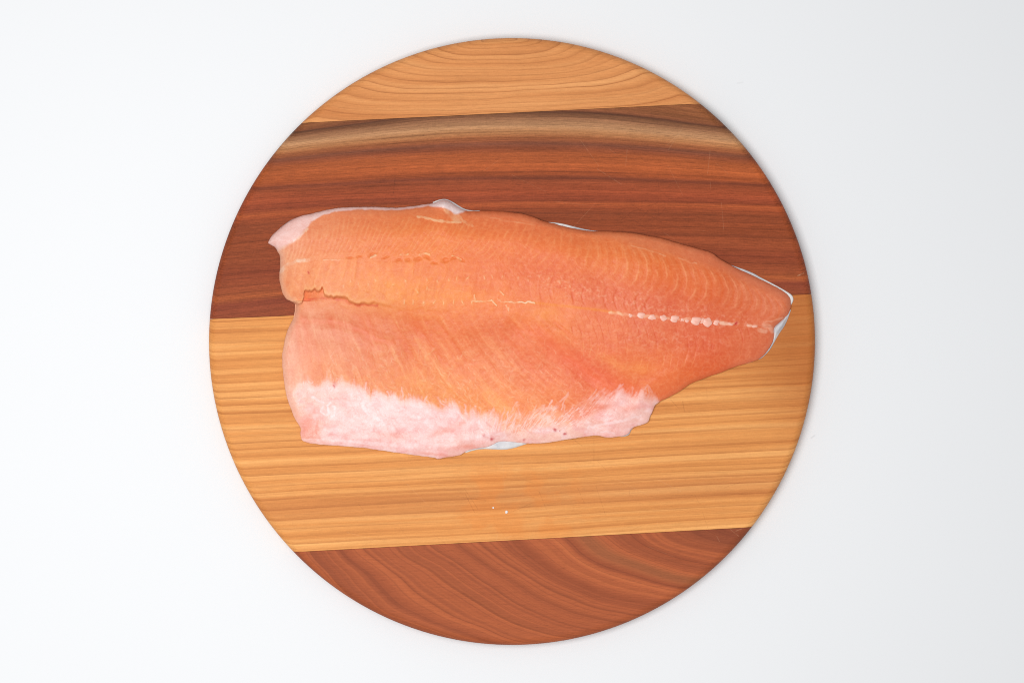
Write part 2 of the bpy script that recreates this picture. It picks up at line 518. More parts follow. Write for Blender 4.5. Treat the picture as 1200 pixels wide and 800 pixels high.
def sdf(pts, far=60.0):
    """signed distance, positive inside; exact only near the outline"""
    sl = sub_box(pts, 12)
    o = np.full(GX.shape, -far, np.float32)
    d = seg_dist(GX[sl], GY[sl], pts, True)
    ins = inside(GX[sl], GY[sl], pts)
    o[sl] = np.where(ins, d, -d)
    return o

def stroke(field, pts, w, amp, soft=None, warp=True):
    """max-blend a soft line into a mask"""
    soft = soft or w
    sl = sub_box(pts, w + soft + 1)
    d = seg_dist(WX[sl], WY[sl], pts) if warp else seg_dist(SX[sl], SY[sl], pts)
    v = amp * (BREAK[sl] if warp else 1) * (1 - sstep(d, w * 0.5, w * 0.5 + soft))
    field[sl] = np.maximum(field[sl], v)

def dot(field, x, y, rx, ry, amp, ang=0.0):
    m = max(rx, ry) * 2.2 + 1
    sl = sub_box([(x, y)], m)
    dx = WX[sl] - x; dy = WY[sl] - y
    ca, sa = math.cos(ang), math.sin(ang)
    u = (dx * ca + dy * sa) / rx; v = (-dx * sa + dy * ca) / ry
    field[sl] = np.maximum(field[sl], amp * np.exp(-(u * u + v * v) * 1.2))

OUT = [(313.5, 284.6), (317, 278), (323, 272), (331, 265), (341, 258), (350, 254), (356, 252.2), (362, 251), (375, 248), (390, 244.6), (400, 243.3),
       (415, 242.6), (435, 242.3), (450, 243), (465, 243.8), (480, 242), (495, 240), (505, 238.6), (510, 237.2), (514, 235.3), (519, 234), (524, 234.5),
       (530, 238), (537, 242.6), (544, 246.4), (550, 247.4), (560, 247.2), (575, 247.2), (590, 248), (600, 249), (612, 250.5), (620, 252.5), (628, 255.5),
       (635, 258.5), (642, 260.3), (650, 262), (660, 264.8), (675, 268.2), (690, 270.6), (703, 271.2), (712, 271), (720, 271.3), (735, 272.5), (745, 273.8),
       (755, 275.5), (770, 278), (785, 282), (800, 286.5), (815, 290.5), (828, 294), (836, 297), (841, 301.5), (850, 307), (858, 311.5), (866, 315.5),
       (880, 321.5), (895, 329), (908, 335.5), (918, 341), (924, 346), (926.5, 351), (927, 358), (926, 364), (923, 369), (918.5, 373.5), (913, 378.5),
       (907.5, 383), (906.5, 388), (907, 395), (905, 402), (901, 409), (896, 415.3), (889.5, 420.5), (884, 423), (876, 425.5), (866, 428.3), (858, 430.8),
       (848, 435.5), (838, 438.7), (826, 443), (815, 447), (806, 451.5), (798, 457.5), (790, 462.5), (780, 467), (772, 471.5), (767, 475), (765, 482),
       (762, 487), (760.5, 493), (758, 495.5), (752, 497.5), (745, 499.5), (739, 502.8), (737.5, 507.5), (733, 510), (725, 511.5), (715, 512.8), (708, 512),
       (702, 509.8), (690, 510.7), (675, 513), (660, 515.5), (645, 518), (630, 519.5), (618, 519.3), (605, 518), (592, 516.5), (584, 517), (577, 521),
       (568, 524.3), (558, 525), (548, 527.5), (543, 531), (538, 533.5), (528, 535), (520, 536), (513.5, 538), (510, 536), (500, 535), (490, 533.5),
       (475, 531.5), (455, 528.5), (440, 526.5), (430, 525), (415, 523.5), (400, 522.5), (385, 521.5), (370, 520), (360, 518.5), (354, 516), (352.3, 511.5),
       (351.8, 507), (353, 503), (350, 497), (345, 490), (342, 482), (339, 474), (336, 465), (333.5, 452), (332, 440), (331, 430), (330.5, 420), (331, 412),
       (333, 402), (335, 393), (338, 384), (341, 378), (344.5, 372), (345.3, 365), (346.2, 358.5), (345, 355), (340, 353), (335, 350), (331, 344),
       (329, 336), (327, 328), (327.5, 320), (328.3, 312), (328.3, 300), (326, 296), (323, 290.5), (318, 287.5)]
OUT = smooth_poly(OUT, 1)
sd = sdf(OUT)
sd = sd + 0.35 * fbm(GX / 5.0, GY / 5.0, 90, 2)            # small nicks along the cut edge

def field_from(pts, sigma):
    """normalised gaussian blend of values at control points"""
    num = None; den = np.zeros(GX.shape, np.float32)
    for q in pts:
        w = np.exp(-((GX - q[0]) ** 2 + (GY - q[1]) ** 2) / (2 * sigma * sigma)).astype(np.float32) + 1e-7
        val = np.asarray(q[2:], np.float32)
        if num is None: num = np.zeros(GX.shape + (len(val),), np.float32)
        num += w[..., None] * val
        den += w
    return num / den[..., None]

def curve(xs_ys):
    a = np.asarray(xs_ys, float)
    return np.interp(gx, a[:, 0], a[:, 1])[None, :].astype(np.float32)

# guide lines
RIDGE = curve([(306, 300), (335, 284), (352, 272), (366, 266), (400, 254), (450, 253), (500, 254), (560, 257), (600, 259), (640, 268), (690, 277), (740, 288),
               (800, 304), (850, 320), (900, 344), (938, 362)])
LATER = curve([(306, 312), (360, 306), (420, 302), (540, 304), (600, 312), (700, 332), (800, 356), (900, 378), (938, 386)])
SPINE = curve([(306, 352), (470, 354), (560, 353), (630, 355), (700, 363), (760, 370.5), (830, 376.5), (900, 383), (938, 386)])
CREASE = curve([(306, 366), (350, 372), (400, 378), (440, 389), (480, 404), (560, 372), (600, 384), (640, 396), (680, 418), (720, 446), (760, 470), (938, 470)])
TEAR = curve([(306, 353), (340, 353.5), (346, 355.5), (350, 357), (354, 355), (355.5, 350), (356.2, 342), (358, 340), (361, 341.5), (363, 340.5), (364.5, 341.8), (367, 340), (369, 338.5),
              (371, 341), (373.5, 341.6), (376, 340), (377.3, 336.8), (378.5, 338), (379.4, 343), (380.5, 346), (385, 348), (388, 347.2), (391, 349), (394.5, 347.5), (399, 348.2), (404, 348.5), (407.5, 350), (409, 353),
              (413, 354.5), (416, 356), (421, 356.6), (424, 355.2), (427, 354.8), (431, 356.3), (434, 356), (438, 354.4), (442, 355.5), (450, 357.5), (470, 362), (500, 364), (540, 366), (938, 366)])

# ------ height (mm)
TH = field_from([(325, 300, 8.5), (330, 335, 9), (345, 400, 4.4), (350, 460, 4.0), (365, 508, 3.2), (400, 265, 10), (400, 310, 13), (400, 340, 12), (400, 380, 7), (400, 440, 6.0),
                 (420, 505, 3.8), (480, 265, 11), (480, 300, 14), (480, 335, 13.5), (480, 385, 9), (480, 450, 6.8), (490, 510, 4.0), (560, 270, 12), (560, 320, 14.5), (560, 360, 13.2),
                 (560, 420, 9), (560, 470, 6.5), (570, 510, 3.6), (650, 290, 12), (650, 340, 14), (650, 380, 12.5), (650, 440, 8.2), (650, 500, 3.8), (740, 300, 11.5), (740, 345, 13),
                 (740, 395, 12), (740, 445, 8.8), (735, 495, 4.2), (820, 310, 9.5), (820, 360, 11), (820, 410, 9.4), (880, 350, 7.6), (880, 395, 7.0), (920, 355, 5.0), (905, 405, 4.5)], 30)[..., 0]
wloin = 34.0 * sstep(GX, 930, 760) + 14
wedge = np.where(GY < SPINE, wloin * 0.75, 14 + 14 * sstep(GX, 560, 820))
wedge = wedge * (0.5 + 0.5 * sstep(GX, 330, 380))
ed = np.clip(sd, 0, None)
pr = 0.30 * np.sqrt(np.clip(1 - (1 - np.clip(ed / 6.0, 0, 1)) ** 2, 0, 1)) + 0.70 * np.sin(np.pi / 2 * np.clip(ed / wedge, 0, 1))
TH = TH * (1 + 0.18 * sstep(TH, 8, 12))
Z = 1.7 + (TH - 1.7) * pr
# torn shoulder above the belly flap
ta = curve([(306, 2.2), (345, 3.8), (380, 4.0), (410, 3.0), (435, 1.6), (458, 0.3), (475, 0.0), (520, 0.0), (938, 0)])
tsig = TEAR - GY
kern = np.exp(-(np.arange(-90, 91) * S / 14.0) ** 2); kern /= kern.sum()
TEARS = np.convolve(np.pad(TEAR[0], 90, mode='edge'), kern, 'valid')[None, :].astype(np.float32)
tsm = TEARS - GY
up = sstep(tsig, -2.0, 2.0)
side = np.where(up > 0.5, np.exp(-np.clip(tsm, 0, None) / 26.0), np.exp(-np.clip(-tsm, 0, None) / 26.0))
Z += ta * (up - 0.5) * side
# cut face in the bite left of the tear, recess shade painted in as colour
recess_shade = (sstep(GX, 355.5, 357.5) * sstep(GX, 379, 377) * sstep(GY, 340, 343) * sstep(GY, 351.5, 349))
# groove where belly wall meets the loin, folds in the flap
crease = np.zeros(GX.shape, np.float32)
FOLD1 = [(352, 374), (362, 376.5), (376, 377), (388, 376.5), (400, 377.5), (410, 382), (420, 388), (432, 394), (444, 398), (458, 403)]
FOLD2 = [(470, 366), (500, 364.5), (520, 366), (531, 373), (538, 380)]
FOLD3 = [(606, 384), (620, 389), (632, 395), (645, 405), (658, 414), (672, 423), (684, 433), (696, 442), (708, 448)]
FOLD4 = [(600, 416), (610, 425), (618, 434), (626, 444), (634, 456)]
FOLD5 = [(455, 372), (476, 376), (486, 384), (496, 394)]
FOLD6 = [(596, 340), (612, 366), (616, 378)]
for pts, w, a in ((FOLD1, 0.8, .8), (FOLD2, 1.0, .45), (FOLD3, 1.0, 1.0), (FOLD4, 1.5, .35), (FOLD5, 1.5, .35)):
    stroke(crease, pts, w, a, 5.0, False)
crease *= np.clip(0.65 + 0.7 * fbm(GX / 12, GY / 12, 211, 2), 0.1, 1)
crease2 = np.zeros(GX.shape, np.float32)
stroke(crease2, FOLD3 + [(722, 455), (738, 462)], 8, 1.0, 16, False)
stroke(crease2, FOLD1, 4, 0.7, 9, False)
Z -= 0.45 * crease + 0.8 * crease2
# flap swelling below fold 1
swell = np.zeros(GX.shape, np.float32)
stroke(swell, [(350, 388), (400, 392), (440, 408)], 6, 1.0, 16, False)
Z += 0.6 * swell

# ------ line systems of the muscle (myosepta)
t1 = (GY - RIDGE) / np.maximum(LATER - RIDGE, 8)
lean = np.interp(gx, [306, 380, 450, 600, 680, 740, 938], [4, 14, 32, 34, 16, 5, 2])[None, :]
bow = np.interp(gx, [306, 380, 560, 680, 760, 860, 938], [6, 3, 3, 8, 12, 13, 10])[None, :]
spc = np.interp(gx, [306, 500, 640, 740, 840, 938], [6.0, 6.5, 8.5, 11.0, 12.0, 10.0])
cum = np.concatenate([[0], np.cumsum(S / spc)[:-1]])
tt = np.clip(t1, -0.3, 1.3)
shift = bow * 4 * tt * (1 - tt) - lean * tt
wig = 2.6 * fbm(GX / 17, GY / 13, 41, 3)
u = np.interp((GX - shift + wig).ravel(), gx, cum).reshape(GX.shape)
ph = u - np.floor(u)
dl = np.abs(ph - 0.5) * 2
ln1 = np.clip(1 - (1 - dl) * np.interp(gx, [306, 660, 740, 938], [2.0, 2.4, 3.2, 3.2])[None, :], 0, 1)                      # narrow pale lines
m1 = sstep(t1, -0.05, 0.12) * sstep(t1, 1.05, 0.70) * sstep(sd, 2, 8)
ln1 = ln1 * m1 * np.clip(0.5 + 1.0 * fbm(GX / 11, GY / 11, 43, 2), 0.0, 1)
ln1 *= np.interp(gx, [306, 330, 420, 560, 700, 780, 890, 938], [.2, .55, .5, .5, .6, .85, .8, .3])[None, :]
# hypaxial arcs under the spine
t2 = (GY - SPINE) / np.interp(gx, [306, 620, 700, 800, 880, 938], [40, 40, 62, 62, 40, 30])[None, :]
u2 = (GX - (10 * np.sin(np.clip(t2, 0, 1.1) * 2.6) + np.interp(gx, [306, 680, 800, 938], [18, 12, -4, -8])[None, :] * t2) + 1.6 * fbm(GX / 14, GY / 14, 47, 2)) / 9.5
ph2 = u2 - np.floor(u2)
ln2 = np.clip(1 - (1 - np.abs(ph2 - 0.5) * 2) * 3.4, 0, 1)
m2 = sstep(t2, 0.02, 0.15) * sstep(t2, 1.05, 0.85) * sstep(GX, 625, 680) * sstep(sd, 2, 8)
ln2 = ln2 * m2 * np.clip(0.5 + 0.9 * fbm(GX / 15, GY / 15, 49, 2), 0.0, 1)
# dark arcs between lateral band and spine
u3 = (GX + 5 * np.sin(np.clip((GY - LATER) / np.maximum(SPINE - LATER, 5), 0, 1) * math.pi) + 1.5 * fbm(GX / 12, GY / 12, 51, 2)) / 12.5
ph3 = u3 - np.floor(u3)
ln3 = np.clip(1 - (1 - np.abs(ph3 - 0.5) * 2) * 3.0, 0, 1)
m3 = sstep(GY, LATER - 4, LATER + 6) * sstep(GY, SPINE - 1, SPINE - 6) * sstep(GX, 590, 650) * sstep(GX, 900, 840)
ln3 = ln3 * m3 * np.clip(0.5 + 0.8 * fbm(GX / 14, GY / 14, 53, 2), 0, 1)
# vertical streaks between lateral gap and spine on the left half
u4 = GX + 0.25 * (GY - 330) + 2 * fbm(GX / 20, GY / 20, 55, 2)
st4 = fbm(u4 / 4.2, GY / 26.0, 57, 2)
m4 = sstep(GY, LATER - 2, LATER + 6) * sstep(GY, SPINE, SPINE - 5) * sstep(GX, 640, 560)
# belly flap fibres
kk = np.interp(gx, [306, 380, 480, 600, 720, 800], [0.05, 0.25, 0.5, 0.85, 1.1, 1.1])[None, :]
u5 = GX - (GY - 400) * kk + 3 * fbm(GX / 40, GY / 40, 59, 2)
belly = sstep(GY, np.maximum(TEAR, SPINE + 8), np.maximum(TEAR, SPINE + 8) + 14) * sstep(GX - (GY - 400) * 0.9, 720, 660)
st5 = fbm(u5 / 5.0, GY / 34.0, 61, 3, 0.6)
st5b = fbm(u5 / 11.0, GY / 60.0, 63, 2)
fine = fbm(GX / 2.6, GY / 2.6, 65, 2, 0.6)
fine2 = fbm(GX / 6.5, GY / 6.5, 67, 2, 0.6)
worm = np.clip(1 - np.abs(fbm(GX / 6.0, GY / 4.6, 69, 2)) * 4.0, 0, 1)
patch = fbm(GX / 34, GY / 28, 71, 3)

# ------ pale fat mask
FATTOP = curve([(306, 470), (330, 462), (345, 452), (356, 446), (366, 449), (378, 447), (390, 445.5), (402, 447), (414, 451), (424, 456), (440, 459), (454, 465), (468, 464.5), (480, 466), (494, 470),
                (506, 476), (513, 478.5), (519, 475), (527, 470), (534, 475), (541, 482), (549, 484), (555, 480), (564, 486), (576, 485), (590, 487), (606, 488), (618, 486), (630, 482),
                (644, 480), (656, 479), (666, 481), (674, 478), (684, 471), (698, 467), (712, 464), (720, 461), (724, 454), (729, 455), (735, 462), (744, 463), (752, 458), (760, 462),
                (768, 466), (780, 480), (938, 480)])
lx = np.interp(gx, [306, 400, 520, 560, 620, 700, 740, 800], [0.1, -0.15, 0.35, 0.1, -0.75, -0.9, -0.3, 0.2])[None, :]
uf = GX - (GY - FATTOP) * lx
fr = 3.0 * fbm(uf / 3.0, GY / 40.0, 73, 2, 0.6) + 5.0 * fbm(uf / 8.0, GY / 60.0, 75, 2)
fd = GY - FATTOP + fr                                        # >0 inside the fat
fat = 0.55 * sstep(fd, -3.0, 3.0) + 0.45 * sstep(fd, 0, 11.0)
fibre = np.clip(1 - np.abs(fbm(uf / 3.6, GY / 30.0, 77, 2)) * 4.5, 0, 1)
fat = np.maximum(fat, 0.60 * fibre * sstep(GY - FATTOP, -9, 3))
strand = np.zeros(GX.shape, np.float32)
srng = np.random.default_rng(17)
for i in range(130):
    x = srng.uniform(342, 766)
    y = float(np.interp(x, gx, FATTOP[0])) + srng.uniform(0, 8)
    l_ = float(np.interp(x, gx, lx[0])) + srng.normal(0, .35)
    L = srng.uniform(4, 13) * (1.5 if 585 < x < 710 else 1.0)
    c1 = srng.normal(0, 1.0)
    pts = [(x, y), (x - l_ * L * 0.5 + c1, y - L * 0.5), (x - l_ * L, y - L)]
    stroke(strand, pts, srng.uniform(0.3, 0.8), srng.uniform(.25, .7), 1.4)
for i in range(110):
    x = srng.uniform(575, 715)
    y = float(np.interp(x, gx, FATTOP[0])) + srng.uniform(8, 24)
    L = srng.uniform(8, 20)
    pts = [(x, y), (x + L * 0.5, y - L * 0.30 + srng.normal(0, 1)), (x + L, y - L * srng.uniform(.5, .9))]
    stroke(strand, pts, srng.uniform(0.5, 1.2), srng.uniform(.4, .9), 1.0)
deep = sstep(GY - FATTOP, 2, 16)
thin_r = sstep(GX, 560, 600) * sstep(GX, 720, 690)            # stringy stretch where flesh shows between fibres
fat = fat * (1 - thin_r * (1 - sstep(GY - FATTOP, 10, 24)) * 0.70 * (1 - fibre))
fat = np.maximum(fat, strand)
# no fat on the far left margin
lm = sstep(GX, 338, 366)
fat *= np.clip(lm + 0.45 + 0.3 * fbm(GX / 8, GY / 6, 79, 2), 0, 1) * sstep(GY, 428, 452)
# back edge strip and shoulder corner
edgew = np.interp(gx, [306, 345, 360, 380, 400, 450, 490, 500, 545, 560, 938], [16, 16, 12, 6.0, 5.0, 4.4, 4.0, 3.5, 2.0, 0, 0])[None, :]
topside = sstep(GY, RIDGE + 8, RIDGE - 2)
back = sstep(sd + 1.2 * fine2, edgew, edgew - 2.5) * topside * sstep(GX, 560, 540)
CORN = smooth_poly([(308, 288), (314, 276), (330, 262), (352, 250), (366, 254), (366, 262), (358, 270), (352, 278), (345, 284), (334, 287), (326, 292)], 2)
cs = sdf(CORN)
back = np.maximum(back, 0.95 * sstep(cs + 2.0 * fbm(GX / 5, GY / 5, 81, 2), -1.5, 3.0) )
BUMP = smooth_poly([(500, 241), (512, 235), (519, 231), (526, 232), (534, 238), (548, 246), (540, 250), (533, 252), (528, 248), (520, 244), (508, 243)], 1)
bs = sdf(BUMP)
back = np.maximum(back, sstep(bs + fine2, -1, 2.0))
pale = np.zeros(GX.shape, np.float32)
for pts, w, a in (([(490, 254), (505, 257), (518, 259), (530, 260.5), (541, 260)], 1.6, .7), ([(523, 244), (529, 250), (536, 258)], 4.5, .55), ([(536, 251), (548, 262), (552, 264)], 2.0, .4),
                  ([(314, 300), (330, 290), (345, 281), (353, 274), (360, 268)], 2.0, .6), ([(328, 318), (338, 309), (350, 305.5), (362, 304)], 2.0, .45), ([(349, 306), (357, 304)], 1.5, .8),
                  ([(380, 304), (400, 303)], 1.0, .45), ([(434, 302), (440, 299)], 1.2, .7), ([(492, 299), (497, 296.5), (504, 298)], 1.5, .6), ([(529, 299), (534, 301), (540, 305)], 1.0, .6),
                  ([(470, 298.5), (477, 297.5)], 1.4, .6), ([(554, 353), (566, 353.2), (577, 352.6)], 0.9, 1.0), ([(577, 352.6), (580, 356), (583, 358)], 0.8, .8),
                  ([(583, 351.5), (588, 353.5), (597, 354.2), (609, 354)], 0.7, .75), ([(609, 353.8), (615, 355), (619, 353.2), (627, 354.6)], 0.9, .95), ([(586, 341), (590, 345)], 1.0, .6),
                  ([(593, 358), (596, 364)], 0.8, .6), ([(500, 339), (520, 340.5), (545, 342)], 0.6, .2), ([(556, 345), (556, 352)], 1.2, .55), ([(715, 366), (722, 366.6), (730, 367.5), (737, 368.6), (750, 369.4), (800, 374), (838, 377.5), (852, 378.6)], 1.8, .6),
                  ([(740, 288), (752, 291), (765, 295), (780, 300)], 0.6, .35), ([(796, 303), (806, 306), (816, 309)], 0.6, .35), ([(575, 256), (590, 259), (600, 260.5), (625, 263)], 0.6, .25),
                  ([(895, 381), (902, 383), (906, 388)], 3.0, .5), ([(898, 388), (890, 386)], 3.0, .5), ([(917, 372), (905, 377), (896, 378)], 1.2, .4), ([(876, 381), (886, 382)], 2.0, .9), ([(844, 378.6), (852, 379.3), (858, 379)], 2.2, .9)):
    stroke(pale, pts, w, a, max(1.0, w * 0.8))
for x in (473.5, 484, 497, 509, 520, 531, 542, 553):
    dot(pale, x + rng.normal(0, .5), 354.3, 1.1, 3.0, .65, rng.normal(0, .15))
for x, y in ((568, 325), (578, 324), (590, 324), (607, 326), (619, 330), (632, 324), (643, 326), (440, 329), (420, 332), (432, 334), (452, 331), (487, 340), (500, 338), (512, 330), (475, 329), (536, 327),
             (548, 326), (489, 342), (461, 334), (402, 336), (410, 330), (500, 328), (526, 327), (655, 330), (668, 335)):
    dot(pale, x, y, 1.2, 2.2, rng.uniform(.3, .6), rng.normal(0, .4))
for i in range(210):                                        # torn connective flecks in the flap
    x = rng.uniform(380, 560); y = rng.uniform(410, 470)
    a = rng.normal(1.1, .55)
    dot(pale, x, y, rng.uniform(2, 5), rng.uniform(.6, 1.2), rng.uniform(.10, .34) , a)
for i in range(70):
    x = rng.uniform(560, 700); y = rng.uniform(400, 480)
    dot(pale, x, y, rng.uniform(2, 5), rng.uniform(.5, .8), rng.uniform(.1, .3), rng.normal(.8, .5))
pale += 0.0
# fine pale flecks of the red lateral muscle
latm = np.exp(-((GY - (LATER + 10)) / 16.0) ** 2) * sstep(GX, 560, 680) * sstep(GX, 915, 860)
lat2 = np.exp(-((GY - (SPINE + 24)) / 16.0) ** 2) * sstep(GX, 690, 760) * sstep(GX, 880, 820)
fleck = np.clip(fbm(GX / 4.2, GY / 3.4, 83, 2, 0.7) * 1.8 - 0.1, 0, 1) * np.maximum(latm, 0.8 * lat2)
# gaping holes along the pin-bone line
gape = np.zeros(GX.shape, np.float32)
for x, y, rx, ry, a in ((436, 298.5, 5, 1.8, -.45), (467, 305.5, 4, 1.8, -.1), (477, 304.5, 3, 2.2, 0), (490, 303.5, 5, 2.2, -.2), (501, 301.5, 4, 2.0, .2), (510, 308.5, 4, 1.2, .2),
                        (522, 305, 6, 2.6, -.1), (531, 303, 5, 1.8, -.25), (540, 304.5, 3.5, 1.2, .5), (421, 301, 3, 1.0, 0), (410, 301.5, 4, 1.0, 0),
                        (452, 301, 4, 1.0, -.3)):
    dot(gape, x, y, rx, ry, 1.0, a)
Z -= 0.7 * gape
# relief
wave1 = (0.5 - 0.5 * np.cos(2 * np.pi * ph)) * m1
Z += 0.10 * ln1 - 0.16 * ln3 - 0.10 * ln2 + 0.10 * st4 * m4 + 0.10 * st5 * belly + 0.45 * st5b * belly + 0.03 * fine + 0.07 * fine2 - 0.07 * wave1 + 0.35 * patch * sstep(sd, 0, 12)
Z += 0.35 * fat * deep * (0.6 + fbm(GX / 14, GY / 9, 85, 2)) + 0.04 * fibre * fat
Z += 0.25 * pale + 0.12 * fleck
bmp = np.zeros(GX.shape, np.float32); dot(bmp, 519, 240, 10, 6, 1.0)
Z += 2.4 * bmp
# dimple beads along cut vertebra line are real pieces; the notch at the tail
Z = np.maximum(Z, 1.6)

# ------ pigment with some shading painted in (sRGB-coded then linearised)
PIG = field_from([
    (330, 300, 248, 178, 150), (332, 335, 250, 160, 112), (350, 320, 251, 158, 110), (345, 385, 246, 168, 142), (338, 420, 250, 178, 154), (345, 470, 250, 186, 164), (360, 500, 248, 176, 154),
    (380, 275, 247, 152, 112), (380, 310, 251, 152, 104), (380, 338, 252, 163, 102), (375, 362, 236, 142, 112), (390, 400, 248, 160, 130), (385, 435, 250, 158, 110),
    (430, 255, 240, 142, 106), (430, 285, 251, 150, 98), (430, 318, 250, 146, 98), (430, 345, 253, 168, 98), (430, 375, 240, 138, 110), (430, 410, 246, 150, 118), (430, 445, 249, 150, 102),
    (500, 250, 234, 134, 100), (500, 280, 251, 150, 94), (500, 315, 246, 140, 98), (500, 345, 252, 158, 90), (500, 380, 242, 134, 102), (500, 420, 246, 140, 100), (500, 460, 249, 148, 94),
    (570, 254, 232, 132, 98), (570, 285, 248, 146, 92), (570, 320, 240, 130, 94), (570, 350, 250, 146, 86), (570, 385, 240, 128, 92), (570, 430, 245, 136, 94), (570, 475, 248, 140, 82),
    (640, 264, 232, 134, 98), (640, 290, 246, 142, 88), (640, 325, 236, 124, 94), (640, 352, 246, 140, 84), (640, 385, 244, 138, 88), (640, 430, 241, 124, 88), (640, 470, 245, 132, 82),
    (700, 275, 230, 134, 98), (700, 300, 242, 138, 82), (700, 340, 234, 122, 94), (700, 385, 240, 130, 90), (700, 430, 234, 108, 78), (700, 460, 240, 124, 84), (745, 450, 240, 126, 80),
    (770, 285, 228, 138, 104), (770, 312, 238, 130, 70), (770, 345, 232, 122, 94), (770, 395, 232, 122, 90), (770, 430, 238, 126, 72), (770, 460, 238, 134, 92),
    (830, 303, 224, 140, 108), (830, 330, 236, 126, 66), (830, 358, 228, 122, 90), (830, 400, 230, 118, 84), (830, 432, 234, 122, 72), (880, 330, 222, 140, 108), (880, 352, 232, 132, 84),
    (880, 378, 228, 122, 82), (880, 405, 230, 126, 80), (915, 352, 222, 140, 104), (910, 372, 226, 132, 98), (895, 412, 222, 134, 102)], 19)

def blend(P, m, c):
    m = np.clip(m, 0, 1)[..., None]
    return P * (1 - m) + np.asarray(c, np.float32) * m

def shade(P, k):
    """denser pigment: red stays, green and blue drop"""
    return P * (1 + k[..., None] * np.asarray((0.35, 1.15, 1.35), np.float32))

P = PIG
P = shade(P, 0.030 * patch + 0.034 * fine + 0.040 * fine2)
P = blend(P, 0.06 + 0.24 * worm * sstep(sd, 2, 6), (250, 180, 146))
P = shade(P, np.float32(0.06) * st4 * m4)
P = shade(P, 0.075 * st5 * belly)
P = blend(P, 0.30 * np.clip(st5 * 1.5 - 0.15, 0, 1) * belly * sstep(GX, 640, 480), (253, 196, 164))
P = blend(P, 0.22 * np.clip(-st5b * 1.6, 0, 1) * belly, (244, 112, 76))
# smooth margin outside the ridge
marg = sstep(t1, 0.02, -0.12) * sstep(GX, 380, 420)
P = blend(P, 0.45 * marg, (226, 142, 112))
P = blend(P, 0.34 * sstep(sd, 7, 0) * sstep(GX, 560, 640), (226, 152, 124))
wave1 = (0.5 - 0.5 * np.cos(2 * np.pi * ph)) * m1 * np.clip(0.6 + 0.6 * fbm(GX / 18, GY / 18, 213, 2), 0.1, 1)
P = shade(P, -0.035 * wave1 * sstep(GX, 760, 640))
P = blend(P, 0.60 * ln1, (254, 192, 150))
P = blend(P, 0.28 * (1 - np.clip(ln1 * 2, 0, 1)) * m1 * np.clip(0.4 - dl, 0, 1) * 2.5 * sstep(GX, 640, 760), (232, 108, 46))
P = blend(P, 0.46 * ln2 * sstep(t2, 0.75, 0.5), (224, 96, 60))
P = blend(P, 0.42 * ln2 * sstep(t2, 0.5, 0.8), (252, 176, 124))
P = blend(P, 0.46 * ln3, (222, 96, 62))
P = blend(P, 0.50 * fleck, (248, 186, 168))
P = blend(P, 0.30 * np.clip(-fbm(GX / 5, GY / 4, 87, 2), 0, 1) * np.maximum(latm, lat2), (216, 88, 66))
# spine seam: orange line
sp = np.exp(-((GY - SPINE) / 1.6) ** 2) * sstep(GX, 600, 630) * sstep(GX, 735, 705)
P = blend(P, 0.6 * sp, (246, 150, 62))
yl = np.zeros(GX.shape, np.float32)
dot(yl, 641, 366, 18, 9, 0.5); dot(yl, 457, 336, 16, 9, .6); dot(yl, 545, 348, 40, 7, .35); dot(yl, 720, 425, 26, 8, .35, .5); dot(yl, 750, 432, 20, 8, .4)
P = blend(P, yl, (252, 166, 92))
# folds: redder flesh, with groove shade painted into the colour
P = blend(P, 0.40 * crease, (246, 118, 84))
P = blend(P, 0.34 * crease2 * sstep(GX, 600, 640), (244, 106, 78))
P = blend(P, 0.45 * recess_shade, (238, 126, 76))  # darker orange cut face, shade of the recess painted in
tl = np.zeros(GX.shape, np.float32)
stroke(tl, [(357, 351), (366, 350.5), (376, 349.5), (390, 350.5), (404, 351), (410, 356), (418, 358.5), (426, 357), (434, 358), (442, 358)], 0.8, .8, 2.0)
P = blend(P, 0.6 * tl, (214, 84, 62))
# pale lip of the tear
lip = np.exp(-((tsig - 3.5) / 2.6) ** 2) * sstep(GX, 330, 345) * sstep(GX, 470, 420)
P = blend(P, 0.55 * lip * (0.6 + 0.6 * np.clip(st4 + .3, 0, 1)), (255, 196, 140))
P = blend(P, 0.24 * gape, (238, 112, 66))
P = blend(P, pale, (253, 224, 208))
# left cut margin paler
P = blend(P, 0.50 * sstep(sd, 9, 0) * sstep(GX, 372, 350), (251, 204, 186))
# fat colours
FP = field_from([(345, 460, 250, 206, 186), (362, 500, 246, 188, 166), (385, 470, 250, 214, 202), (400, 500, 249, 214, 206), (440, 490, 253, 228, 222), (440, 515, 249, 210, 200), (490, 490, 250, 218, 212),
                 (490, 520, 249, 214, 206), (530, 495, 247, 204, 198), (535, 525, 246, 204, 190), (560, 500, 250, 220, 212), (575, 512, 250, 214, 204), (620, 505, 251, 214, 196), (660, 508, 251, 212, 194),
                 (700, 490, 250, 204, 188), (725, 485, 250, 206, 194), (750, 480, 250, 218, 206), (725, 468, 248, 202, 192), (755, 465, 247, 196, 178)], 16)
FP = shade(FP, 0.020 * fine + 0.022 * fine2)
vein = np.clip(fbm(GX / 13, GY / 7, 89, 3) * 1.6, 0, 1)
FP = blend(FP, 0.55 * vein * deep, (244, 184, 178))
FP = blend(FP, 0.55 * np.clip(fbm(GX / 10, GY / 8, 93, 3) * 1.7 - .1, 0, 1), (255, 238, 234))
pk = np.zeros(GX.shape, np.float32)
